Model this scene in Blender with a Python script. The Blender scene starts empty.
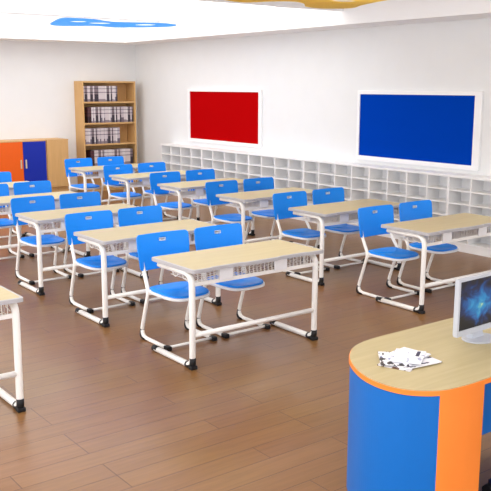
import bpy, bmesh, math, random
from mathutils import Vector, Matrix
random.seed(7)
PI = math.pi
scene = bpy.context.scene
COL = scene.collection

# ------------------------------------------------------------------ materials
def srgb(r, g, b):
    f = lambda c: (c/255/12.92) if c/255 <= .04045 else ((c/255+.055)/1.055)**2.4
    return (f(r), f(g), f(b), 1)

def mat(name, rgb, rough=.5, spec=.5, metal=0, noise=0.0, nscale=20, bump=0.0, coat=0.0):
    m = bpy.data.materials.new(name); m.use_nodes = True
    nt = m.node_tree; b = nt.nodes['Principled BSDF']
    c = srgb(*rgb)
    b.inputs['Roughness'].default_value = rough
    b.inputs['Specular IOR Level'].default_value = spec
    b.inputs['Metallic'].default_value = metal
    b.inputs['Coat Weight'].default_value = coat
    b.inputs['Base Color'].default_value = c
    tc = nt.nodes.new('ShaderNodeTexCoord')
    n = nt.nodes.new('ShaderNodeTexNoise'); n.inputs['Scale'].default_value = nscale
    n.inputs['Detail'].default_value = 4
    nt.links.new(tc.outputs['Object'], n.inputs['Vector'])
    r = nt.nodes.new('ShaderNodeValToRGB')
    k = noise
    r.color_ramp.elements[0].position = .3; r.color_ramp.elements[1].position = .7
    r.color_ramp.elements[0].color = tuple(x*(1-k) for x in c[:3])+(1,)
    r.color_ramp.elements[1].color = tuple(min(1, x*(1+k)) for x in c[:3])+(1,)
    nt.links.new(n.outputs['Fac'], r.inputs['Fac'])
    nt.links.new(r.outputs['Color'], b.inputs['Base Color'])
    if bump:
        bp = nt.nodes.new('ShaderNodeBump'); bp.inputs['Strength'].default_value = bump
        bp.inputs['Distance'].default_value = .002
        nt.links.new(n.outputs['Fac'], bp.inputs['Height'])
        nt.links.new(bp.outputs['Normal'], b.inputs['Normal'])
    return m

def grain_mat(name, rgb1, rgb2, rough=.4, axis='X', scale=3.0, spec=.4, coat=0):
    """wood grain streaks running along one axis"""
    m = bpy.data.materials.new(name); m.use_nodes = True
    nt = m.node_tree; b = nt.nodes['Principled BSDF']
    b.inputs['Roughness'].default_value = rough
    b.inputs['Specular IOR Level'].default_value = spec
    b.inputs['Coat Weight'].default_value = coat
    tc = nt.nodes.new('ShaderNodeTexCoord'); mp = nt.nodes.new('ShaderNodeMapping')
    s = [14, 14, 14]; s['XYZ'.index(axis)] = .9
    mp.inputs['Scale'].default_value = s
    n = nt.nodes.new('ShaderNodeTexNoise'); n.inputs['Scale'].default_value = scale
    n.inputs['Detail'].default_value = 5; n.inputs['Distortion'].default_value = .4
    r = nt.nodes.new('ShaderNodeValToRGB')
    r.color_ramp.elements[0].position = .35; r.color_ramp.elements[1].position = .68
    r.color_ramp.elements[0].color = srgb(*rgb1); r.color_ramp.elements[1].color = srgb(*rgb2)
    nt.links.new(tc.outputs['Object'], mp.inputs['Vector']); nt.links.new(mp.outputs['Vector'], n.inputs['Vector'])
    nt.links.new(n.outputs['Fac'], r.inputs['Fac']); nt.links.new(r.outputs['Color'], b.inputs['Base Color'])
    return m

def floor_mat():
    m = bpy.data.materials.new('floor_planks'); m.use_nodes = True
    nt = m.node_tree; b = nt.nodes['Principled BSDF']; L = nt.links.new
    tc = nt.nodes.new('ShaderNodeTexCoord')
    br = nt.nodes.new('ShaderNodeTexBrick')
    br.offset = .37; br.offset_frequency = 3; br.squash = 1
    br.inputs['Scale'].default_value = 1
    br.inputs['Brick Width'].default_value = 1.25
    br.inputs['Row Height'].default_value = .165
    br.inputs['Mortar Size'].default_value = .0035
    br.inputs['Mortar Smooth'].default_value = .3
    br.inputs['Bias'].default_value = 0
    br.inputs['Color1'].default_value = srgb(*FLOOR_A)
    br.inputs['Color2'].default_value = srgb(*FLOOR_B)
    br.inputs['Mortar'].default_value = srgb(98, 66, 44)
    L(tc.outputs['Object'], br.inputs['Vector'])
    mp = nt.nodes.new('ShaderNodeMapping'); mp.inputs['Scale'].default_value = (.8, 11, 1)
    n = nt.nodes.new('ShaderNodeTexNoise'); n.inputs['Scale'].default_value = 3
    n.inputs['Detail'].default_value = 6; n.inputs['Distortion'].default_value = .6
    L(tc.outputs['Object'], mp.inputs['Vector']); L(mp.outputs['Vector'], n.inputs['Vector'])
    r = nt.nodes.new('ShaderNodeValToRGB')
    r.color_ramp.elements[0].position = .3; r.color_ramp.elements[1].position = .72
    r.color_ramp.elements[0].color = (.86, .85, .83, 1); r.color_ramp.elements[1].color = (1.08, 1.08, 1.07, 1)
    L(n.outputs['Fac'], r.inputs['Fac'])
    mx = nt.nodes.new('ShaderNodeMix'); mx.data_type = 'RGBA'; mx.blend_type = 'MULTIPLY'
    mx.inputs['Factor'].default_value = 1
    L(br.outputs['Color'], mx.inputs['A']); L(r.outputs['Color'], mx.inputs['B'])
    n2 = nt.nodes.new('ShaderNodeTexNoise'); n2.inputs['Scale'].default_value = .8
    L(tc.outputs['Object'], n2.inputs['Vector'])
    r2 = nt.nodes.new('ShaderNodeValToRGB')
    r2.color_ramp.elements[0].position = .35; r2.color_ramp.elements[1].position = .65
    r2.color_ramp.elements[0].color = (1.02, .93, 1.03, 1); r2.color_ramp.elements[1].color = (1.02, 1.04, .92, 1)
    L(n2.outputs['Fac'], r2.inputs['Fac'])
    mx2 = nt.nodes.new('ShaderNodeMix'); mx2.data_type = 'RGBA'; mx2.blend_type = 'MULTIPLY'
    mx2.inputs['Factor'].default_value = 1
    L(mx.outputs['Result'], mx2.inputs['A']); L(r2.outputs['Color'], mx2.inputs['B'])
    L(mx2.outputs['Result'], b.inputs['Base Color'])
    b.inputs['Roughness'].default_value = .3
    b.inputs['Specular IOR Level'].default_value = .42
    bp = nt.nodes.new('ShaderNodeBump'); bp.inputs['Strength'].default_value = .25
    bp.inputs['Distance'].default_value = .003; bp.invert = True
    L(br.outputs['Fac'], bp.inputs['Height']); L(bp.outputs['Normal'], b.inputs['Normal'])
    return m

def emit_mat(name, rgb, s):
    m = bpy.data.materials.new(name); m.use_nodes = True
    b = m.node_tree.nodes['Principled BSDF']
    b.inputs['Base Color'].default_value = (.8, .8, .8, 1)
    b.inputs['Emission Color'].default_value = srgb(*rgb)
    b.inputs['Emission Strength'].default_value = s
    return m

def screen_mat():
    """deep blue nebula with a pale yellow core, on a lit display"""
    m = bpy.data.materials.new('display_nebula'); m.use_nodes = True
    nt = m.node_tree; L = nt.links.new; b = nt.nodes['Principled BSDF']
    b.inputs['Base Color'].default_value = (.004, .004, .006, 1)
    b.inputs['Roughness'].default_value = .3
    tc = nt.nodes.new('ShaderNodeTexCoord')
    mp = nt.nodes.new('ShaderNodeMapping'); mp.inputs['Scale'].default_value = (1/.19, 1, 1/.13)
    L(tc.outputs['Object'], mp.inputs['Vector'])
    n = nt.nodes.new('ShaderNodeTexNoise'); n.inputs['Scale'].default_value = 1.7
    n.inputs['Detail'].default_value = 6; n.inputs['Distortion'].default_value = 1.2
    L(mp.outputs['Vector'], n.inputs['Vector'])
    ln = nt.nodes.new('ShaderNodeVectorMath'); ln.operation = 'LENGTH'
    L(mp.outputs['Vector'], ln.inputs[0])
    gl = nt.nodes.new('ShaderNodeMapRange')
    gl.inputs['From Min'].default_value = 0; gl.inputs['From Max'].default_value = 1.35
    gl.inputs['To Min'].default_value = 1; gl.inputs['To Max'].default_value = 0
    L(ln.outputs['Value'], gl.inputs['Value'])
    a = nt.nodes.new('ShaderNodeMath'); a.operation = 'MULTIPLY_ADD'
    a.inputs[1].default_value = .75; L(gl.outputs['Result'], a.inputs[0])
    s = nt.nodes.new('ShaderNodeMath'); s.operation = 'MULTIPLY_ADD'
    s.inputs[1].default_value = 1.1; s.inputs[2].default_value = -.48
    L(n.outputs['Fac'], s.inputs[0]); L(s.outputs['Value'], a.inputs[2])
    r = nt.nodes.new('ShaderNodeValToRGB'); e = r.color_ramp.elements
    e[0].position = 0.2; e[0].color = srgb(3, 6, 14)
    e[1].position = .94; e[1].color = srgb(226, 226, 120)
    for p, c in ((.36, (6, 34, 78)), (.55, (12, 84, 150)), (.74, (30, 135, 190)), (.86, (100, 175, 180))):
        q = e.new(p); q.color = srgb(*c)
    L(a.outputs['Value'], r.inputs['Fac'])
    L(r.outputs['Color'], b.inputs['Emission Color']); b.inputs['Emission Strength'].default_value = SCREEN
    return m

def paper_mat(name, seed, base, ink, density=.5):
    """printed page: blocks of ink and picture on paper"""
    m = bpy.data.materials.new(name); m.use_nodes = True
    nt = m.node_tree; L = nt.links.new; b = nt.nodes['Principled BSDF']
    tc = nt.nodes.new('ShaderNodeTexCoord')
    mp = nt.nodes.new('ShaderNodeMapping'); mp.inputs['Location'].default_value = (seed, seed*.7, 0)
    mp.inputs['Scale'].default_value = (1, 2.2, 1)
    n = nt.nodes.new('ShaderNodeTexNoise'); n.inputs['Scale'].default_value = 15; n.inputs['Detail'].default_value = 2
    L(tc.outputs['Object'], mp.inputs['Vector']); L(mp.outputs['Vector'], n.inputs['Vector'])
    r = nt.nodes.new('ShaderNodeValToRGB'); r.color_ramp.interpolation = 'CONSTANT'
    r.color_ramp.elements[0].color = srgb(*ink); r.color_ramp.elements[1].color = srgb(*base)
    r.color_ramp.elements[1].position = density
    L(n.outputs['Fac'], r.inputs['Fac']); L(r.outputs['Color'], b.inputs['Base Color'])
    b.inputs['Roughness'].default_value = .45
    return m

def book_mat(name, pale, dark, seed):
    """spine with a dark foot block, thin bands and a pale field"""
    m = bpy.data.materials.new(name); m.use_nodes = True
    nt = m.node_tree; L = nt.links.new; b = nt.nodes['Principled BSDF']
    tc = nt.nodes.new('ShaderNodeTexCoord'); sx = nt.nodes.new('ShaderNodeSeparateXYZ')
    L(tc.outputs['Object'], sx.inputs['Vector'])
    mr = nt.nodes.new('ShaderNodeMapRange'); mr.inputs['From Max'].default_value = .31
    L(sx.outputs['Z'], mr.inputs['Value'])
    r = nt.nodes.new('ShaderNodeValToRGB'); r.color_ramp.interpolation = 'CONSTANT'
    e = r.color_ramp.elements
    e[0].position = 0; e[0].color = srgb(*dark); e[1].position = seed; e[1].color = srgb(*pale)
    for p, c in ((.55, dark), (.60, pale), (.78, dark), (.82, pale)):
        q = e.new(p); q.color = srgb(*c)
    L(mr.outputs['Result'], r.inputs['Fac']); L(r.outputs['Color'], b.inputs['Base Color'])
    b.inputs['Roughness'].default_value = .5
    return m

FLOOR_A = (138, 101, 60); FLOOR_B = (131, 93, 55)
SCREEN = 1.0
M = dict(
    wall=mat('wall_paint', (233, 234, 234), .75, .25, noise=.01, nscale=3),
    ceil=mat('ceiling_paint', (254, 254, 254), .8, .2, noise=.005, nscale=3),
    floor=floor_mat(),
    lamp=emit_mat('lamp_diffuser', (255, 254, 252), 2.0),
    blue=mat('blue_plastic', (0, 141, 250), .42, .4, noise=.03, nscale=120, bump=.12),
    white=mat('white_coated_steel', (252, 250, 244), .3, .5, noise=.01),
    whiteplast=mat('white_plastic', (244, 244, 244), .4, .4, noise=.01),
    rim=mat('pale_grey_edging', (184, 182, 184), .45, .4, noise=.02),
    black=mat('black_rubber', (22, 22, 24), .55, .4, noise=.1),
    slot=mat('slot_highlight', (176, 196, 220), .4, .5, noise=.01),  # highlight at the chair's hole, put into the colour
    top=grain_mat('maple_laminate', (191, 176, 133), (197, 183, 141), .45, 'X', 2.2),
    deskt=grain_mat('teacher_maple', (186, 170, 124), (194, 178, 133), .42, 'X', 2.2),
    orange=mat('orange_laminate', (255, 142, 56), .4, .4, noise=.01),
    dblue=mat('azure_laminate', (4, 108, 194), .4, .4, noise=.01),
    wood=grain_mat('beech_veneer', (206, 164, 106), (214, 172, 116), .5, 'Z', 2.5),
    cabor=mat('orange_door_laminate', (234, 98, 18), .4, .4, noise=.01),
    cabbl=mat('royal_blue_door_laminate', (14, 42, 166), .4, .4, noise=.01),
    handle=mat('pale_handle', (205, 195, 165), .35, .5, noise=.01),
    cubby=mat('white_melamine', (246, 246, 246), .5, .35, noise=.005),
    red=mat('red_felt', (176, 3, 6), .95, .02, noise=.06, nscale=200, bump=.2),
    felt=mat('blue_felt', (0, 60, 172), .95, .02, noise=.06, nscale=200, bump=.2),
    frame=mat('white_board_frame', (246, 246, 246), .4, .4, noise=.005),
    cloudb=mat('blue_ceiling_panel', (110, 176, 252), .5, .3, noise=.02),
    cloudy=mat('yellow_ceiling_panel', (255, 230, 120), .5, .3, noise=.02),
    screen=screen_mat(),
    silver=mat('pale_silver_plastic', (190, 194, 202), .3, .5, noise=.01),
    navy=mat('navy_plastic', (24, 30, 84), .4, .4, noise=.02),
)

def acrylic(m, rgb, k):
    nt = m.node_tree; b = nt.nodes['Principled BSDF']; out = nt.nodes['Material Output']
    tr = nt.nodes.new('ShaderNodeBsdfTranslucent'); tr.inputs['Color'].default_value = srgb(*rgb)
    mx = nt.nodes.new('ShaderNodeMixShader'); mx.inputs[0].default_value = k
    nt.links.new(b.outputs[0], mx.inputs[1]); nt.links.new(tr.outputs[0], mx.inputs[2]); nt.links.new(mx.outputs[0], out.inputs[0])
acrylic(M['cloudb'], (140, 196, 252), .7); acrylic(M['cloudy'], (255, 236, 165), .8)

# ------------------------------------------------------------------ mesh helpers
def box(bm, x0, x1, y0, y1, z0, z1, bev=0.0):
    v = [bm.verts.new(p) for p in ((x0,y0,z0),(x1,y0,z0),(x1,y1,z0),(x0,y1,z0),(x0,y0,z1),(x1,y0,z1),(x1,y1,z1),(x0,y1,z1))]
    fs = [bm.faces.new([v[i] for i in q]) for q in ((0,3,2,1),(4,5,6,7),(0,1,5,4),(1,2,6,5),(2,3,7,6),(3,0,4,7))]
    if bev:
        es = list({e for f in fs for e in f.edges})
        bmesh.ops.bevel(bm, geom=es, offset=bev, segments=2, affect='EDGES', profile=.6)

def fillet(pts, r, n=6):
    """round the inner corners of a polyline; r a number or a list per inner corner"""
    P = [Vector(p) for p in pts]; out = [P[0]]
    for i in range(1, len(P)-1):
        rr = r[i-1] if isinstance(r, (list, tuple)) else r
        a = (P[i-1]-P[i]); b = (P[i+1]-P[i]); la, lb = a.length, b.length
        a.normalize(); b.normalize()
        ang = a.angle(b); t = min(rr/math.tan(ang/2), la*.49, lb*.49)
        p0 = P[i]+a*t; p1 = P[i]+b*t
        for k in range(n+1):
            s = k/n
            out.append(p0*(1-s)**2 + P[i]*2*s*(1-s) + p1*s*s)
    out.append(P[-1]); return out

def tube(bm, pts, r, seg=10, r2=None, caps=True):
    """sweep a round (or oval) section along points"""
    P = [Vector(p) for p in pts]
    T = []
    for i in range(len(P)):
        d = (P[min(i+1, len(P)-1)]-P[max(i-1, 0)]); T.append(d.normalized())
    up = Vector((1, 0, 0)) if abs(T[0].x) < .9 else Vector((0, 0, 1))
    rings = []
    n = (up - T[0]*up.dot(T[0])).normalized()
    for i, p in enumerate(P):
        n = (n - T[i]*n.dot(T[i])).normalized(); b = T[i].cross(n)
        rr = r2 or r
        rings.append([bm.verts.new(p + n*math.cos(2*PI*k/seg)*r + b*math.sin(2*PI*k/seg)*rr) for k in range(seg)])
    for a, c in zip(rings, rings[1:]):
        for k in range(seg):
            f = bm.faces.new((a[k], a[(k+1) % seg], c[(k+1) % seg], c[k])); f.smooth = True
    if caps:
        bm.faces.new(list(reversed(rings[0]))); bm.faces.new(rings[-1])

def prism(bm, outline, z0, z1, bev=0.0):
    lo = [bm.verts.new((x, y, z0)) for x, y in outline]; hi = [bm.verts.new((x, y, z1)) for x, y in outline]
    n = len(outline); bot = bm.faces.new(list(reversed(lo))); top = bm.faces.new(hi)
    for k in range(n):
        bm.faces.new((lo[k], lo[(k+1) % n], hi[(k+1) % n], hi[k]))
    if bev:
        bmesh.ops.bevel(bm, geom=list(top.edges)+list(bot.edges), offset=bev, segments=2, affect='EDGES', profile=.5)

def holed_prism(bm, outline, holes, z0, z1):
    """flat slab with real holes cut through"""
    b2 = bmesh.new()
    for lp in [outline]+holes:
        vs = [b2.verts.new((x, y, z0)) for x, y in lp]
        for k in range(len(vs)): b2.edges.new((vs[k], vs[(k+1) % len(vs)]))
    bmesh.ops.triangle_fill(b2, use_beauty=True, edges=b2.edges[:], use_dissolve=False)
    r = bmesh.ops.extrude_face_region(b2, geom=b2.faces[:])
    for v in [g for g in r['geom'] if isinstance(g, bmesh.types.BMVert)]: v.co.z = z1
    bmesh.ops.recalc_face_normals(b2, faces=b2.faces[:])
    me = bpy.data.meshes.new('t'); b2.to_mesh(me); b2.free(); bm.from_mesh(me); bpy.data.meshes.remove(me)

def smooth_loop(pts, n=4):
    out = []; N = len(pts)
    for i in range(N):
        p0, p1, p2, p3 = (Vector(pts[(i+k) % N]) for k in (-1, 0, 1, 2))
        for k in range(n):
            t = k/n
            out.append(tuple(.5*((2*p1)+(-p0+p2)*t+(2*p0-5*p1+4*p2-p3)*t*t+(-p0+3*p1-3*p2+p3)*t**3)))
    return out

def rrect(x0, x1, y0, y1, r, n=5):
    o = []
    for cx, cy, a in ((x1-r, y1-r, 0), (x0+r, y1-r, 90), (x0+r, y0+r, 180), (x1-r, y0+r, 270)):
        for k in range(n+1):
            t = math.radians(a+90*k/n); o.append((cx+r*math.cos(t), cy+r*math.sin(t)))
    return o

def obj(name, bm, m, parent=None, smooth=False, loc=None):
    bmesh.ops.recalc_face_normals(bm, faces=bm.faces[:])
    me = bpy.data.meshes.new(name); bm.to_mesh(me); bm.free()
    if smooth:
        for p in me.polygons: p.use_smooth = True
    o = bpy.data.objects.new(name, me); COL.objects.link(o)
    me.materials.append(m)
    if parent is not None: o.parent = parent
    if loc: o.location = loc
    return o

def tag(o, label, cat, group=None):
    o['label'] = label; o['category'] = cat
    if group: o['group'] = group
    return o

def thing(name, label, cat, loc=(0, 0, 0), rz=0, group=None):
    o = bpy.data.objects.new(name, None); COL.objects.link(o)
    o.location = loc; o.rotation_euler = (0, 0, rz); o.empty_display_size = .1
    return tag(o, label, cat, group)

def struct(name, bm, m, parent=None):
    o = obj(name, bm, m, parent)
    if parent is None: o['kind'] = 'structure'
    return o

def children(o): return [c for c in bpy.data.objects if c.parent == o]

def copy_tree(o, parent=None):
    c = o.copy(); COL.objects.link(c); c.parent = parent
    for ch in children(o): copy_tree(ch, c)
    return c

B = bmesh.new

# ------------------------------------------------------------------ setting
XW, YB, ZC = 5.35, 10.1, 2.855      # right wall, back wall, ceiling border
XS, YS = 4.77, 9.50                 # inner rim of the ceiling border
XL, YF = -4.6, -6.5
ZT = 3.22
bm = B(); box(bm, XL-.1, XW+.15, YF, YB+.15, -.1, 0); struct('floor', bm, M['floor'])
bm = B(); box(bm, XW, XW+.12, YF, YB+.12, 0, ZT+.1); struct('wall_right', bm, M['wall'])
bm = B(); box(bm, XL, XW, YB, YB+.12, 0, ZT+.1); struct('wall_back', bm, M['wall'])
bm = B(); box(bm, XL, XW, YF, YB, ZT, ZT+.1); struct('ceiling', bm, M['ceil'])
bm = B()
box(bm, XS, XW, YF, YB, ZC, ZT)
box(bm, XL, XS, YS, YB, ZC, ZT)
struct('trim_1', bm, M['ceil'])
for i, (y0, y1, z0) in enumerate(((3.48, 3.54, 3.03), (8.25, 8.31, 3.05))):
    bm = B(); box(bm, XL, XS, y0, y1, z0, ZT); struct('trim_%d' % (i+2), bm, M['ceil'])

# lamps: large diffuser panels in the bays of the recessed ceiling
def ceiling_light(x0, x1, y0, y1, label):
    t = thing('ceiling_light', label, 'ceiling light', ((x0+x1)/2, (y0+y1)/2, ZT), 0, 'light panels in the recessed ceiling')
    hx, hy = (x1-x0)/2, (y1-y0)/2
    bm = B(); box(bm, -hx, hx, -hy, hy, -.035, -.012); obj('diffuser', bm, M['lamp'], t)
    bm = B()
    for a in ((-hx-.02, hx+.02, -hy-.02, -hy), (-hx-.02, hx+.02, hy, hy+.02), (-hx-.02, -hx, -hy, hy), (hx, hx+.02, -hy, hy)):
        box(bm, *a, -.03, 0)
    box(bm, -hx, hx, -hy, hy, -.012, 0)
    obj('frame', bm, M['frame'], t)
    return t
ceiling_light(.4, 4.735, 8.36, 9.45, 'long bright light panel in the ceiling bay nearest the back wall')
ceiling_light(-.1, 4.735, 3.6, 8.19, 'large bright light panel in the middle ceiling bay above the blue cloud')
ceiling_light(-3.6, -.6, 4.1, 7.7, 'large light panel in the ceiling left of the blue cloud')
ceiling_light(-.5, 3.2, -1.0, 1.6, 'large light panel in the ceiling above the yellow cloud')
ceiling_light(-4.0, -1.2, -3.4, .6, 'light panel in the ceiling over the front left of the room')

# hanging amoeba panels
def cloud(name, label, pts, holes, m, z=2.9):
    cx = sum(p[0] for p in pts)/len(pts); cy = sum(p[1] for p in pts)/len(pts)
    t = thing(name, label, 'ceiling panel', (cx, cy, z), 0)
    o = smooth_loop([(x-cx, y-cy) for x, y in pts], 5)
    hs = []
    for hx, hy, rx, ry in holes:
        hs.append([(hx-cx+rx*math.cos(a*PI/8), hy-cy+ry*math.sin(a*PI/8)) for a in range(16)])
    bm = B(); holed_prism(bm, o, hs, 0, .012); obj('panel', bm, m, t)
    for sx, sy in ((-.5, -.25), (.5, -.25), (0, .35)):
        bm = B(); tube(bm, ((sx, sy, .011), (sx, sy, ZT-z)), .003, 6); obj('suspension_wire', bm, M['white'], t)
    return t
cloud('ceiling_cloud', 'blue free-form ceiling panel with round cut-outs hanging over the back desks',
      [(x+.12, y) for x, y in [(1.5,5.45),(1.7,5.36),(1.95,5.4),(2.3,5.62),(2.65,5.52),(3.0,5.4),(3.32,5.55),(3.38,5.9),(3.15,6.2),(2.84,6.5),(2.45,6.4),(2.1,6.7),(1.85,6.6),(1.66,6.1)]],
      [(2.4,5.92,.17,.17),(3.07,5.8,.16,.19),(2.04,5.85,.13,.16)], M['cloudb'])
cloud('ceiling_cloud', 'yellow free-form ceiling panel with oval cut-outs hanging nearest the camera',
      [(1.6,1.15),(2.1,.6),(2.7,.4),(3.3,.8),(3.36,1.3),(3.55,1.9),(3.72,2.25),(3.5,2.5),(3.2,2.45),(2.95,2.2),(2.7,2.1),(2.5,2.25),(2.38,2.48),(2.1,2.45),(1.93,2.3),(1.85,1.8)],
      [(2.12,2.05,.13,.14),(3.12,1.75,.16,.12),(2.45,1.4,.2,.13)], M['cloudy'], 2.925)

# boards on the right wall
def board(label, y0, y1, z0, z1, fy0, fy1, fz0, fz1, m):
    cy = (fy0+fy1)/2
    t = thing('notice_board', label, 'board', (XW, cy, fz0))
    bm = B()
    d = .035
    box(bm, -d, -.001, fy0-cy, fy1-cy, 0, z0-fz0, .004); box(bm, -d, -.001, fy0-cy, fy1-cy, z1-fz0, fz1-fz0, .004)
    box(bm, -d, -.001, fy0-cy, y0-cy, z0-fz0, z1-fz0, .004); box(bm, -d, -.001, y1-cy, fy1-cy, z0-fz0, z1-fz0, .004)
    obj('frame', bm, M['frame'], t)
    bm = B(); box(bm, -.02, -.002, y0-cy, y1-cy, z0-fz0, z1-fz0); obj('felt_panel', bm, m, t)
board('red felt notice board in a white frame on the right wall', 6.02, 8.083, 1.088, 1.942, 5.95, 8.15, 1.03, 1.985, M['red'])
board('royal blue felt notice board in a white frame on the right wall', 1.68, 3.672, 1.066, 1.932, 1.575, 3.72, 1.005, 1.985, M['felt'])

# ------------------------------------------------------------------ cubby shelving along the right wall
def make_cubby():
    t = thing('cubby_shelf', '', 'shelf', (0, 0, 0), 0, 'white cubby units along the right wall')
    W, D, Ht = 1.384, .25, .955; th = .018; base = .10; n = 4; rows = 5
    bm = B()      # outer case: local x = towards the wall, y along the wall
    box(bm, 0, D, .001, th, 0, Ht-.03); box(bm, 0, D, W-th, W-.001, 0, Ht-.03)
    box(bm, D-.01, D, th, W-th, base, Ht-.03)
    obj('case', bm, M['cubby'], t)
    bm = B(); box(bm, -.006, D, .001, W-.001, Ht-.03, Ht, .002); obj('top_panel', bm, M['cubby'], t)
    bm = B(); box(bm, .012, D-.01, th, W-th, .0, base-.004); obj('plinth', bm, M['cubby'], t)
    ph = (Ht-.03-base)/rows
    for k in range(rows):
        bm = B(); box(bm, .002, D-.01, th, W-th, base+k*ph-.004, base+k*ph+th-.006); obj('shelf_board', bm, M['cubby'], t)
    cw = W/n
    for k in range(1, n):
        bm = B(); box(bm, .001, D-.01, k*cw-th/2, k*cw+th/2, base, Ht-.03); obj('divider', bm, M['cubby'], t)
    return t
cub = make_cubby()
for i in range(6):
    o = cub if i == 0 else copy_tree(cub)
    o.location = (XW-.25-.001, 8.77-1.384*(i+1), 0); o['label'] = [
      'white cubby unit at the far end, beside the bookcase',
      'white cubby unit below the near part of the red board, second from the far end',
      'white cubby unit just past the red board, third from the far end',
      'white cubby unit reaching under the far edge of the blue board, fourth from far end',
      'white cubby unit below the blue board, second nearest the camera',
      'white cubby unit nearest the camera, behind the nearest right-hand desk'][i]

# ------------------------------------------------------------------ student chair
def make_chair():
    t = thing('student_chair', '', 'chair', (0, 0, 0), 0, 'blue classroom chairs')
    HW = .218
    # side frames: backrest post, down to the seat, back to the floor, forward along the floor
    for s in (-1, 1):
        x = s*HW
        pts = fillet([(s*.197, .194, .66), (s*.199, .182, .58), (x, .078, .418), (x, .215, .018), (x, -.20, .016)], [.1, .10, .075], 8)
        bm = B(); tube(bm, pts, .0162, 12)
        leg = obj('leg', bm, M['white'], t)
        bm = B()
        tube(bm, fillet([(x, .188, .085), (x, .212, .014), (x, .13, .0145)], .03, 5), .0175, 8)
        obj('foot_cap', bm, M['black'], leg)
        bm = B(); box(bm, x-.021, x+.021, -.235, -.17, .0, .036, .008); obj('foot_cap', bm, M['black'], leg)
    bm = B(); tube(bm, ((-HW, -.2, .022), (HW, -.2, .022)), .0115, 10); obj('crossbar', bm, M['white'], t)
    bm = B(); tube(bm, ((-HW, .078, .398), (HW, .078, .398)), .011, 10)
    for s in (-1, 1): tube(bm, ((s*.165, .078, .398), (s*.155, -.24, .402)), .009, 8)
    obj('seat_support', bm, M['white'], t)
    # seat: white moulded pan under a blue pad
    def seat_outline(g):
        o = []
        for k in range(48):
            a = 2*PI*k/48; c, s_ = math.cos(a), math.sin(a)
            ex = 2/5.0 if s_ > 0 else 2/3.2
            o.append((-.020+(.200+g)*math.copysign(abs(c)**ex, c), -.085+(.215+g)*math.copysign(abs(s_)**ex, s_)))
        return o
    def dished(z0, z1, g, dip):
        bm = B(); rings = []
        for z, sc in ((z0, .94), (z0+.004, 1.0), (z1-.004, 1.0), (z1, .975), (z1-dip*.5, .8), (z1-dip, .45), (z1-dip, .1)):
            rings.append([bm.verts.new((x*sc, (y+.085)*sc-.085, z + (.006 if y > .05 else 0) - (.010*max(0, (-.2-y))/.13))) for x, y in seat_outline(g)])
        bm.faces.new(rings[0]); bm.faces.new(rings[-1])
        for a, b in zip(rings, rings[1:]):
            for k in range(48): bm.faces.new((a[k], a[(k+1) % 48], b[(k+1) % 48], b[k]))
        return bm
    obj('seat_pan', dished(.405, .429, .007, .001), M['whiteplast'], t, True)
    obj('seat', dished(.429, .444, -.003, .007), M['blue'], t, True)
    # backrest: curved moulded shell with a real carrying slot
    zs = [0, .006, .016, .03, .07, .12, .17, .215, .222, .240, .247, .262, .272, .280, .286, .290]
    HB = .292; Wb = .247; r = .038
    us = [-1, -.97, -.93, -.8, -.65, -.5, -.35, -.22, -.125, -.115, -.06, 0, .06, .115, .125, .22, .35, .5, .65, .8, .93, .97, 1]
    def hw(z):
        if z > HB-r: q = z-(HB-r); return Wb-r+math.sqrt(max(0, r*r-q*q))
        if z < .02: q = .02-z; return Wb-.012-.02+math.sqrt(max(0, .0004-q*q))
        return Wb-.012+.012*min(1, (z-.02)/.15)
    bm = B()
    def P(u, z, off):
        x = u*hw(z) if not (abs(u) < .13) else u*Wb
        y = .165+z*.13 + .022*(1-(x/Wb)**2) + off
        return bm.verts.new((x, y, .572+z))
    fr = [[P(u, z, -.007) for u in us] for z in zs]; bk = [[P(u, z, .007) for u in us] for z in zs]
    nz, nu = len(zs), len(us)
    def solid(i, j):
        if i < 0 or j < 0 or i >= nz-1 or j >= nu-1: return False
        return not (zs[i] >= .2215 and zs[i+1] <= .2475 and us[j] >= -.1255 and us[j+1] <= .1255)
    for i in range(nz-1):
        for j in range(nu-1):
            if not solid(i, j): continue
            bm.faces.new((fr[i][j], fr[i][j+1], fr[i+1][j+1], fr[i+1][j]))
            bm.faces.new((bk[i][j+1], bk[i][j], bk[i+1][j], bk[i+1][j+1]))
            for (di, dj, a, b) in ((-1, 0, (i, j), (i, j+1)), (1, 0, (i+1, j), (i+1, j+1)), (0, -1, (i, j), (i+1, j)), (0, 1, (i, j+1), (i+1, j+1))):
                if not solid(i+di, j+dj):
                    bm.faces.new((fr[a[0]][a[1]], fr[b[0]][b[1]], bk[b[0]][b[1]], bk[a[0]][a[1]]))
    back = obj('backrest', bm, M['blue'], t, True)
    # pale ring that paints in the bright highlight round the slot
    bm = B()
    yo = .165+.235*.13+.022
    o = rrect(-.0325, .0325, .5725+.2205, .5725+.2485, .006, 3)
    i_ = rrect(-.0245, .0245, .5725+.2265, .5725+.2425, .004, 3)
    rings = []
    for lp, yy in ((o, -.0105), (i_, -.0105), (i_, .0105), (o, .0105)):
        rings.append([bm.verts.new((x, yo+yy+(z-.807)*.13, z)) for x, z in lp])
    for k in range(4):
        a, b = rings[k], rings[(k+1) % 4]
        for q in range(len(a)): bm.faces.new((a[q], a[(q+1) % len(a)], b[(q+1) % len(a)], b[q]))
    obj('slot_highlight_ring', bm, M['slot'], back)
    return t

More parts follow.
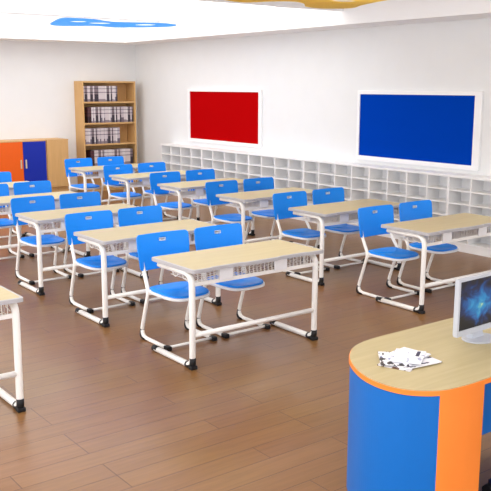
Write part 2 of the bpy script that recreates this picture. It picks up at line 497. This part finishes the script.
# ------------------------------------------------------------------ two-seat desk
LW, WT, DT0, DT1 = 1.19, 1.258, -.073, .515
def make_desk():
    t = thing('student_desk', '', 'desk', (0, 0, 0), 0, 'two-seat classroom desks')
    h = WT/2
    def outline(g):
        pts = []
        # front edge with two shallow dips, one per pupil
        N = 60
        for k in range(N+1):
            x = -h+g+.02+(WT-2*g-.04)*k/N; u = x/h
            f = 0
            for c in (-.5, .5):
                d = abs(u-c)/.27
                q = min(1, max(0, (d-.72)/.28)); q = q*q*(3-2*q)
                f += 1-q
            pts.append((x, DT0+g+.016*f))
        pts += [(h-g-.006, DT0+g+.006), (h-g, DT0+g+.02)]
        pts += [(h-g, DT1-g-.02), (h-g-.006, DT1-g-.006), (h-g-.02, DT1-g)]
        pts += [(-h+g+.02, DT1-g), (-h+g+.006, DT1-g-.006), (-h+g, DT1-g-.02)]
        pts += [(-h+g, DT0+g+.02), (-h+g+.006, DT0+g+.006)]
        return pts
    bm = B(); prism(bm, outline(.016), .735, .7605); obj('desktop', bm, M['top'], t)
    bm = B(); o, i_ = outline(0), outline(.0165)
    rings = [[bm.verts.new((x, y, z)) for x, y in lp] for lp, z in ((o, .733), (o, .757), (outline(.003), .760), (i_, .760), (i_, .733))]
    for k in range(5):
        a, b = rings[k], rings[(k+1) % 5]
        for q in range(len(a)): bm.faces.new((a[q], a[(q+1) % len(a)], b[(q+1) % len(a)], b[q]))
    obj('edge_trim', bm, M['rim'], t)
    for s in (-1, 1):
        x = s*LW/2
        pts = fillet([(x, .44, .712), (x, -.005, .712), (x, 0, .022), (x, .52, .022)], [.09, .075], 8)
        bm = B(); tube(bm, pts, .0245, 12, .022); leg = obj('leg', bm, M['white'], t)
        bm = B()
        tube(bm, fillet([(x, -.001, .085), (x, -.002, .021), (x, .075, .0215)], .05, 6), .0255, 10)
        box(bm, x-.026, x+.026, -.028, .02, 0, .028, .006)
        obj('foot_cap', bm, M['black'], leg)
        bm = B(); tube(bm, ((x, .485, .023), (x, .55, .023)), .0245, 10); obj('foot_cap', bm, M['black'], leg)
    bm = B(); tube(bm, ((-LW/2, 0, .255), (LW/2, 0, .255)), .019, 12); obj('stretcher', bm, M['white'], t)
    bm = B(); box(bm, -LW/2+.015, LW/2-.015, -.012, .008, .622, .652, .004); obj('front_rail', bm, M['white'], t)
    # wire book basket below the top
    bm = B(); x0, x1, y0, y1 = -LW/2+.05, LW/2-.05, -.002, .36
    for z in (.645, .728):
        tube(bm, ((x0, y0, z), (x1, y0, z)), .003, 6)
        tube(bm, ((x0, y0, z), (x0, y1, z)), .003, 6); tube(bm, ((x1, y0, z), (x1, y1, z)), .003, 6)
    tube(bm, ((x0, y1, .645), (x1, y1, .645)), .003, 6)
    n = 30
    for k in range(n+1):
        x = x0+(x1-x0)*k/n
        tube(bm, fillet([(x, y0, .73), (x, y0, .645), (x, y1, .645)], .004, 1), .0034, 5)
    for k in range(1, 6):
        y = y0+(y1-y0)*k/6
        tube(bm, ((x0, y, .645), (x1, y, .645)), .0022, 5)
        for x in (x0, x1): tube(bm, ((x, y, .645), (x, y, .73)), .0022, 5)
    obj('book_basket', bm, M['white'], t)
    for c in (-.364, .157):
        bm = B(); box(bm, c-.0, c+.125, -.024, -.012, .640, .735, .004); obj('bracket', bm, M['whiteplast'], t)
    # curled bag hook on each side
    for s in (-1, 1):
        x = s*(LW/2-.01); pts = [(x, .27, .735), (x, .27, .69)]
        for k in range(15):
            a = -PI*.5+k*2*PI*.82/14
            pts.append((x, .235+.034*math.cos(a+PI*.5), .69-.034*math.sin(a+PI*.5)))
        bm = B(); tube(bm, pts, .0042, 7); obj('bag_hook', bm, M['white'], t)
        bm = B(); tube(bm, ((x, .13, .735), (x, .13, .662), (x, .06, .65)), .004, 7); obj('basket_stay', bm, M['white'], t)
    return t

PR, QC = 1.3562, 2.5077
desk0 = make_desk(); chair0 = make_chair()
ordn = ['front', 'second', 'third', 'fourth', 'fifth', 'back']
first = [True, True]
def place_desk(c, r, label):
    o = desk0 if first[0] else copy_tree(desk0); first[0] = False
    o.location = (c*QC+LW/2, r*PR, 0); o['label'] = label
def place_chair(c, r, k, label, dx=0, dy=0, rz=0):
    o = chair0 if first[1] else copy_tree(chair0); first[1] = False
    off = ((.302, .86), (.285, .878))[c][k] + (.02*min(r, 2) if c else .01*r)
    o.location = (c*QC+off+dx, r*PR+.682+dy, 0); o.rotation_euler = (0, 0, rz); o['label'] = label
cn = ['middle column', 'column beside the cubbies']
rowd = ['front row', 'second row', 'third row', 'fourth row', 'fifth row', 'back row']
place_desk(-1, 0, 'two-seat desk cut off by the left edge of the photo, only its right end showing')
DL = {(0,0): 'two-seat maple-topped desk in the middle foreground, front row',
      (0,1): 'two-seat desk directly behind the middle foreground desk, second row',
      (0,2): 'two-seat desk at left, third back in the middle column',
      (0,3): 'two-seat desk at the left edge, fourth back in the middle column',
      (0,4): 'two-seat desk at the left edge before the orange cabinet door, only its right end showing',
      (1,0): 'two-seat desk at far right, nearest the monitor, in front of the cubbies',
      (1,1): 'two-seat desk second from the front beside the cubbies, behind the right-hand front desk',
      (1,2): 'two-seat desk third from the front in the column beside the cubbies',
      (1,3): 'two-seat desk fourth from the front in the column beside the cubbies',
      (1,4): 'two-seat desk fifth from the front beside the cubbies, second nearest the bookcase',
      (1,5): 'two-seat desk in the back row, right before the bookcase'}
for (c, r), l in DL.items(): place_desk(c, r, l)
DN = {(0,0): 'middle foreground desk', (0,1): 'second desk back in the middle column', (0,2): 'third desk back in the middle column',
      (0,3): 'fourth desk back at the left edge', (0,4): 'desk before the orange cabinet door',
      (1,0): 'far right desk next to the monitor', (1,1): 'second desk from the front beside the cubbies',
      (1,2): 'third desk from the front beside the cubbies', (1,3): 'fourth desk from the front beside the cubbies',
      (1,4): 'fifth desk beside the cubbies', (1,5): 'back desk before the bookcase'}
for (c, r), l in DN.items():
    for k in (0, 1):
        if (c, r) == (0, 4) and k == 0: continue
        side = 'left' if k == 0 else 'right'
        place_chair(c, r, k, 'blue %s-hand chair at the %s' % (side, l))

# ------------------------------------------------------------------ back wall furniture
def cabinet(label, x0, x1, doors, kind):
    W = x1-x0; D = .495; H = 1.055; yF = YB-.003-D
    t = thing('storage_cabinet', label, 'cabinet', ((x0+x1)/2, yF, 0))
    bm = B(); box(bm, -W/2, W/2, .02, D, .17, H, .002); obj('body', bm, M['wood'], t)
    bm = B(); box(bm, -W/2, W/2, .0, .0195, H-.02, H, .001)
    box(bm, -W/2, W/2, .0, .0195, .17, .19, .001); obj('face_trim', bm, M['wood'], t)
    bm = B(); box(bm, -W/2+.01, W/2-.01, .06, D-.01, 0, .1695); obj('plinth', bm, M['wood'], t)
    bm = B(); box(bm, -W/2, W/2, .03, .0595, .06, .10); obj('base_rail', bm, M['wood'], t)
    for (a, b, m, hx) in doors:
        bm = B(); box(bm, a-(x0+x1)/2, b-(x0+x1)/2, 0, .0195, .192, H-.022, .002); d = obj('door', bm, m, t)
        if hx is not None:
            q = hx-(x0+x1)/2
            bm = B(); box(bm, q-.014, q+.014, -.022, -.012, .55, .71, .004)
            box(bm, q-.006, q+.006, -.0125, .0, .57, .585); box(bm, q-.006, q+.006, -.0125, .0, .675, .69)
            h = obj('handle', bm, M['handle'], d); h['label'] = 'pale vertical bar handle'
    return t
cabinet('low cabinet with an orange and a royal blue door against the back wall', 2.215, 3.135,
        [(2.22, 2.672, M['cabor'], 2.655-.03), (2.678, 3.118, M['cabbl'], 2.72)], 0)
cabinet('low beech cabinet with a plain door, between the blue door and the bookcase', 3.14, 3.575,
        [(3.147, 3.568, M['wood'], None)], 0)
cabinet('low orange-doored cabinet cut off by the left edge of the photo', 1.28, 2.21, [(1.29, 1.74, M['wood'], None), (1.746, 2.205, M['cabor'], 1.80)], 0)

BX0, BX1, BYF, BH = 3.97, 5.13, 9.75, 2.13
t = thing('bookcase', 'tall open beech bookcase against the back wall', 'bookcase', ((BX0+BX1)/2, BYF, 0))
hw_ = (BX1-BX0)/2; D = YB-.003-BYF
for s in (-1, 1):
    bm = B(); box(bm, min(s*hw_, s*(hw_-.03)), max(s*hw_, s*(hw_-.03)), 0, D, 0, BH, .002); obj('side_panel', bm, M['wood'], t)
bm = B(); box(bm, -hw_+.03, hw_-.03, D-.012, D, .05, BH-.03); obj('back_panel', bm, M['wood'], t)
bm = B(); box(bm, -hw_+.03, hw_-.03, .0, D, BH-.03, BH); obj('top_panel', bm, M['wood'], t)
bm = B(); box(bm, -hw_+.03, hw_-.03, .02, D-.012, 0, .0495); obj('plinth', bm, M['wood'], t)
SH = [1.738, 1.334, .925, .50, .08]
for z in SH:
    bm = B(); box(bm, -hw_+.03, hw_-.03, .003, D-.012, z-.03, z); obj('shelf_board', bm, M['wood'], t)

bm_pale = [book_mat('spine_pale_%d' % i, p, d, s) for i, (p, d, s) in enumerate((
    ((214, 204, 206), (140, 128, 138), .16), ((198, 188, 194), (112, 102, 116), .3), ((222, 216, 216), (150, 140, 150), .12)))]
bm_dark = book_mat('spine_dark', (128, 112, 118), (52, 44, 58), .46)
bm_maroon = book_mat('spine_maroon', (84, 48, 54), (44, 24, 34), .4)
def book(name, m, w, h, d):
    bm = B(); box(bm, 0, w, 0, .004, 0, h); box(bm, 0, .0018, .0, d, 0, h); box(bm, w-.0018, w, 0, d, 0, h)
    box(bm, .0018, w-.0018, .004, d-.004, .004, h-.004)
    return obj(name, bm, m)
proto = [book('book', m, .0285, .302, .21) for m in bm_pale] + [book('book', bm_dark, .0285, .302, .21), book('book', bm_maroon, .039, .30, .21)]
used = [False]*5
names = ['top shelf', 'second shelf', 'third shelf', 'fourth shelf']
spans = [(BX0+.035, BX0+.80), (BX0+.115, BX1-.05), (BX0+.035, BX0+.83), (BX0+.15, BX1-.05)]
for i, (a, b) in enumerate(spans):
    x = a; z = SH[i]; k = 0
    while x+.03 < b:
        if i in (1, 3) and k < 2:
            j = 4
        else:
            j = 3 if (k % 12) in (5, 6, 8) or (random.random() < .1) else random.choice((0, 0, 1, 2))
        w = .040 if j == 4 else .0295
        if x+w > b: break
        o = proto[j] if not used[j] else proto[j].copy()
        if used[j]: COL.objects.link(o)
        used[j] = True
        o.location = (x, BYF+.035, z+.0005); o.scale = (1, 1, random.uniform(.985, 1.0) if j < 4 else random.uniform(.97, 1.03))
        if j == 4: lab = 'thick maroon book at the left end of the row on the %s' % names[i]
        elif j == 3: lab = 'dark-spined book in the row on the %s of the bookcase' % names[i]
        else: lab = 'pale grey-spined book in the row on the %s of the bookcase' % names[i]
        tag(o, lab, 'book', '%s books on the %s' % (('maroon' if j == 4 else 'dark' if j == 3 else 'pale'), names[i]))
        x += w; k += 1

# ------------------------------------------------------------------ teacher's desk
ZD = .705
OUT = [(.18,-1.827),(.02,-1.826),(-.12,-1.838),(-.231,-1.875),(-.339,-1.956),(-.407,-2.04),(-.458,-2.13),(-.493,-2.223),
       (-.505,-2.31),(-.498,-2.385),(-.475,-2.450),(-.432,-2.504),(-.378,-2.546),(-.309,-2.573),(-.185,-2.587),(-.03,-2.588)]
TX1 = 1.45
def cr(pts, n=5):
    out = []
    for i in range(len(pts)-1):
        p0 = Vector(pts[max(i-1, 0)]); p1 = Vector(pts[i]); p2 = Vector(pts[i+1]); p3 = Vector(pts[min(i+2, len(pts)-1)])
        for k in range(n):
            t_ = k/n
            out.append(.5*((2*p1)+(-p0+p2)*t_+(2*p0-5*p1+4*p2-p3)*t_*t_+(-p0+3*p1-3*p2+p3)*t_**3))
    out.append(Vector(pts[-1])); return out
curve = cr(OUT)
def inset(c, g):
    o = []
    for i, p in enumerate(c):
        d = (c[min(i+1, len(c)-1)]-c[max(i-1, 0)]).normalized()
        o.append(p+Vector((-d.y, d.x))*g)        # the interior is on the left going this way round
    return o
TO = Vector((.3, -2.2))
t = thing('teacher_desk', 'rounded teacher desk with maple top, orange edging and blue side in the right foreground', 'desk', (TO.x, TO.y, 0))
loc = lambda c: [(p.x-TO.x, p.y-TO.y) for p in c]
def slab(g, z0, z1, m, name, bev=0):
    c = [(TX1-TO.x-g, -1.827-g-TO.y)]+loc(inset(curve, g))+[(TX1-TO.x-g, -2.588+g-TO.y)]
    bm = B(); prism(bm, c, z0, z1, bev); return obj(name, bm, m, t)
slab(.004, ZD-.004, ZD+.0005, M['deskt'], 'desktop')
slab(0, ZD-.027, ZD-.004, M['orange'], 'edge_band', .0025)
def wall_strip(c, th, z0, z1, m, name):
    a = inset(c, .006); b = inset(c, .006+th)
    poly = loc(a)+list(reversed(loc(b)))
    bm = B(); prism(bm, poly, z0, z1); return obj(name, bm, m, t)
seam = min(range(len(curve)), key=lambda i: (curve[i]-Vector((-.352, -2.557))).length)
wall_strip(curve[4:seam+1], .02, .0, ZD-.0275, M['dblue'], 'side_panel')
oc = curve[seam:]; oc = [p for p in oc if p.x < -.075]+[Vector((-.066, -2.588))]
wall_strip(oc, .03, .0, ZD-.0275, M['orange'], 'end_panel')
bm = B(); box(bm, -.09-TO.x, -.07-TO.x, -2.55-TO.y, -1.86-TO.y, 0, ZD-.0275); obj('inner_panel', bm, M['dblue'], t)
bm = B(); box(bm, -.069-TO.x, TX1-.06-TO.x, -2.13-TO.y, -2.11-TO.y, .09, ZD-.0275); obj('modesty_panel', bm, M['dblue'], t)
bm = B(); box(bm, TX1-.055-TO.x, TX1-.035-TO.x, -2.57-TO.y, -1.86-TO.y, 0, ZD-.0275); obj('side_panel', bm, M['dblue'], t)

# monitor
MX, MY = .412, -2.175
t = thing('monitor', 'white flat monitor showing a blue nebula picture on the teacher desk', 'monitor', (MX, MY, ZD+.0008), math.radians(1.5))
bm = B()
hwM, zb, zt, fw = .20, .045, .355, .0145
for a in ((-hwM, hwM, zb, zb+.03), (-hwM, hwM, zt-fw, zt), (-hwM, -hwM+fw, zb+.03, zt-fw), (hwM-fw, hwM, zb+.03, zt-fw)):
    box(bm, a[0], a[1], -.012, .012, a[2], a[3])
box(bm, -hwM+.004, hwM-.004, .0, .02, zb+.004, zt-.004, .003)
obj('casing', bm, M['silver'], t)
bm = B(); box(bm, -hwM+fw, hwM-fw, -.004, -.0005, -(zt-fw-zb-.03)/2, (zt-fw-zb-.03)/2)
o = obj('screen', bm, M['screen'], t, loc=(0, -.003, (zt-fw+zb+.03)/2)); o['label'] = 'lit screen with a blue nebula and a yellow core'
bm = B()
prism(bm, [(.105*math.cos(k*PI/16), -.01+.085*math.sin(k*PI/16)) for k in range(32)], 0, .009, .002)
base = obj('base', bm, M['silver'], t)
bm = B(); lo = [bm.verts.new(p) for p in ((-.045, -.004, .009), (.045, -.004, .009), (.045, .045, .009), (-.045, .045, .009))]
hi = [bm.verts.new(p) for p in ((-.035, .021, .15), (.035, .021, .15), (.035, .036, .15), (-.035, .036, .15))]
bm.faces.new(list(reversed(lo))); bm.faces.new(hi)
for k in range(4): bm.faces.new((lo[k], lo[(k+1) % 4], hi[(k+1) % 4], hi[k]))
obj('stand_neck', bm, M['silver'], t)

# magazines spread on the teacher's desk
mags = [(-.165, -2.205, 0.000, 20, .115, .085, 4.1, (225, 222, 226), (96, 62, 40), .50, 'lowest leaflet of the heap on the teacher desk, brown print at its left edge'),
        (-.13, -2.235, .005, -8, .12, .085, 9.3, (240, 240, 244), (50, 44, 74), .40, 'leaflet with dark print, jutting out lowest towards the camera in the heap'),
        (-.185, -2.17, .010, 48, .10, .075, 1.2, (236, 236, 240), (44, 36, 40), .45, 'leaflet with a black-printed corner sticking out left of the heap'),
        (-.115, -2.18, .015, 8, .105, .08, 6.6, (244, 244, 250), (150, 156, 190), .36, 'pale lilac-printed leaflet at the far side of the heap'),
        (-.125, -2.205, .020, 33, .10, .075, 3.4, (248, 248, 252), (176, 180, 206), .36, 'almost white leaflet with a dark stripe, topmost of the heap')]
for i, (x, y, z, a, hx, hy, sd, base_, ink, dens, lab) in enumerate(mags):
    t = thing('leaflet', lab, 'leaflet', (x-.04, y+.01, ZD+.001+z), math.radians(a), 'leaflets on the teacher desk')
    bm = B(); n = 12
    vs = [[bm.verts.new((-hx+2*hx*k/n, sy*hy, .0042+(.0006*math.sin(PI*k/n)))) for k in range(n+1)] for sy in (-1, 1)]
    lo = [[bm.verts.new((-hx+2*hx*k/n, sy*hy, 0)) for k in range(n+1)] for sy in (-1, 1)]
    for k in range(n):
        bm.faces.new((vs[0][k], vs[0][k+1], vs[1][k+1], vs[1][k])); bm.faces.new((lo[0][k], lo[1][k], lo[1][k+1], lo[0][k+1]))
        bm.faces.new((lo[0][k], lo[0][k+1], vs[0][k+1], vs[0][k])); bm.faces.new((lo[1][k+1], lo[1][k], vs[1][k], vs[1][k+1]))
    bm.faces.new((lo[0][0], vs[0][0], vs[1][0], lo[1][0])); bm.faces.new((lo[0][n], lo[1][n], vs[1][n], vs[0][n]))
    obj('pages', bm, paper_mat('print_%d' % i, sd, base_, ink, dens), t)
    if i == 4:
        bm = B(); box(bm, .005, .085, -.052, -.034, .0049, .0052); o = obj('printed_stripe', bm, mat('ink_stripe', (40, 38, 72), .5), t)
        o['label'] = 'dark blue printed stripe'

# swivel chair at the teacher's desk: only one foot reaches into view
t = thing('swivel_chair', 'dark swivel chair behind the teacher desk, only a black castor foot showing at the corner', 'chair', (.22, -2.78, 0), math.radians(100))
for k in range(5):
    a = 2*PI*k/5; c, s = math.cos(a), math.sin(a)
    bm = B(); tube(bm, ((.03*c, .03*s, .105), (.16*c, .16*s, .095), (.30*c, .30*s, .07)), .02, 8, .014); leg = obj('leg', bm, M['navy'], t)
    bm = B(); tube(bm, ((.31*c-.02*s, .31*s+.02*c, .0275), (.31*c+.02*s, .31*s-.02*c, .0275)), .027, 14)
    tube(bm, ((.305*c, .305*s, .03), (.305*c, .305*s, .08)), .008, 8); obj('castor', bm, M['black'], leg)
bm = B(); tube(bm, ((0, 0, .07), (0, 0, .22)), .03, 14); tube(bm, ((0, 0, .22), (0, 0, .425)), .015, 12); obj('column', bm, M['black'], t)
bm = B(); prism(bm, rrect(-.2, .2, -.2, .2, .07), .425, .475, .012); obj('seat', bm, M['navy'], t)
bm = B(); prism(bm, rrect(-.19, .19, -.03, .0, .012), .56, .86, .01)
for v in bm.verts: v.co.x, v.co.y = -.235+v.co.y*1.0, v.co.x
obj('backrest', bm, M['navy'], t)
bm = B(); tube(bm, fillet([(-.1, 0, .42), (-.285, 0, .42), (-.275, 0, .66)], .05, 6), .014, 8); obj('back_bracket', bm, M['black'], t)

# ------------------------------------------------------------------ light
w = bpy.data.worlds.new('World'); scene.world = w; w.use_nodes = True
bg = w.node_tree.nodes['Background']; bg.inputs[0].default_value = srgb(250, 250, 255); bg.inputs[1].default_value = 2.3

def area(name, loc, rot, sx, sy, e, col=(1, 1, 1)):
    l = bpy.data.lights.new(name, 'AREA'); l.shape = 'RECTANGLE'; l.size = sx; l.size_y = sy; l.energy = e; l.color = col
    o = bpy.data.objects.new(name, l); COL.objects.link(o); o.location = loc; o.rotation_euler = rot
    return o
# added soft fill light along the open left side, besides the lamps overhead
area('left_fill', (XL+.1, 4.5, 1.7), (0, -PI/2, 0), 2.0, 9.0, 45, (1, 1, 1))

# ------------------------------------------------------------------ camera
f_px, pitch, yaw, roll = 819.606, .192343, .649372, .002028
cam = bpy.data.cameras.new('camera'); co = bpy.data.objects.new('camera', cam); COL.objects.link(co)
cam.sensor_fit = 'HORIZONTAL'; cam.sensor_width = 36; cam.lens = f_px*36/491
cam.clip_end = 100
fwd = Vector((math.sin(yaw)*math.cos(pitch), math.cos(yaw)*math.cos(pitch), -math.sin(pitch)))
rt = Vector((math.cos(yaw), -math.sin(yaw), 0)); up = rt.cross(fwd)
r2 = rt*math.cos(roll)+up*math.sin(roll); u2 = -rt*math.sin(roll)+up*math.cos(roll)
mw = Matrix((r2, u2, -fwd)).transposed().to_4x4(); mw.translation = Vector((-3.162927, -4.805532, 2.044565))
co.matrix_world = mw
scene.camera = co
vs = scene.view_settings
scene.display_settings.display_device = 'sRGB'
vs.view_transform = 'Standard'; vs.look = 'None'; vs.exposure = 0.0; vs.gamma = 1; vs.use_curve_mapping = False
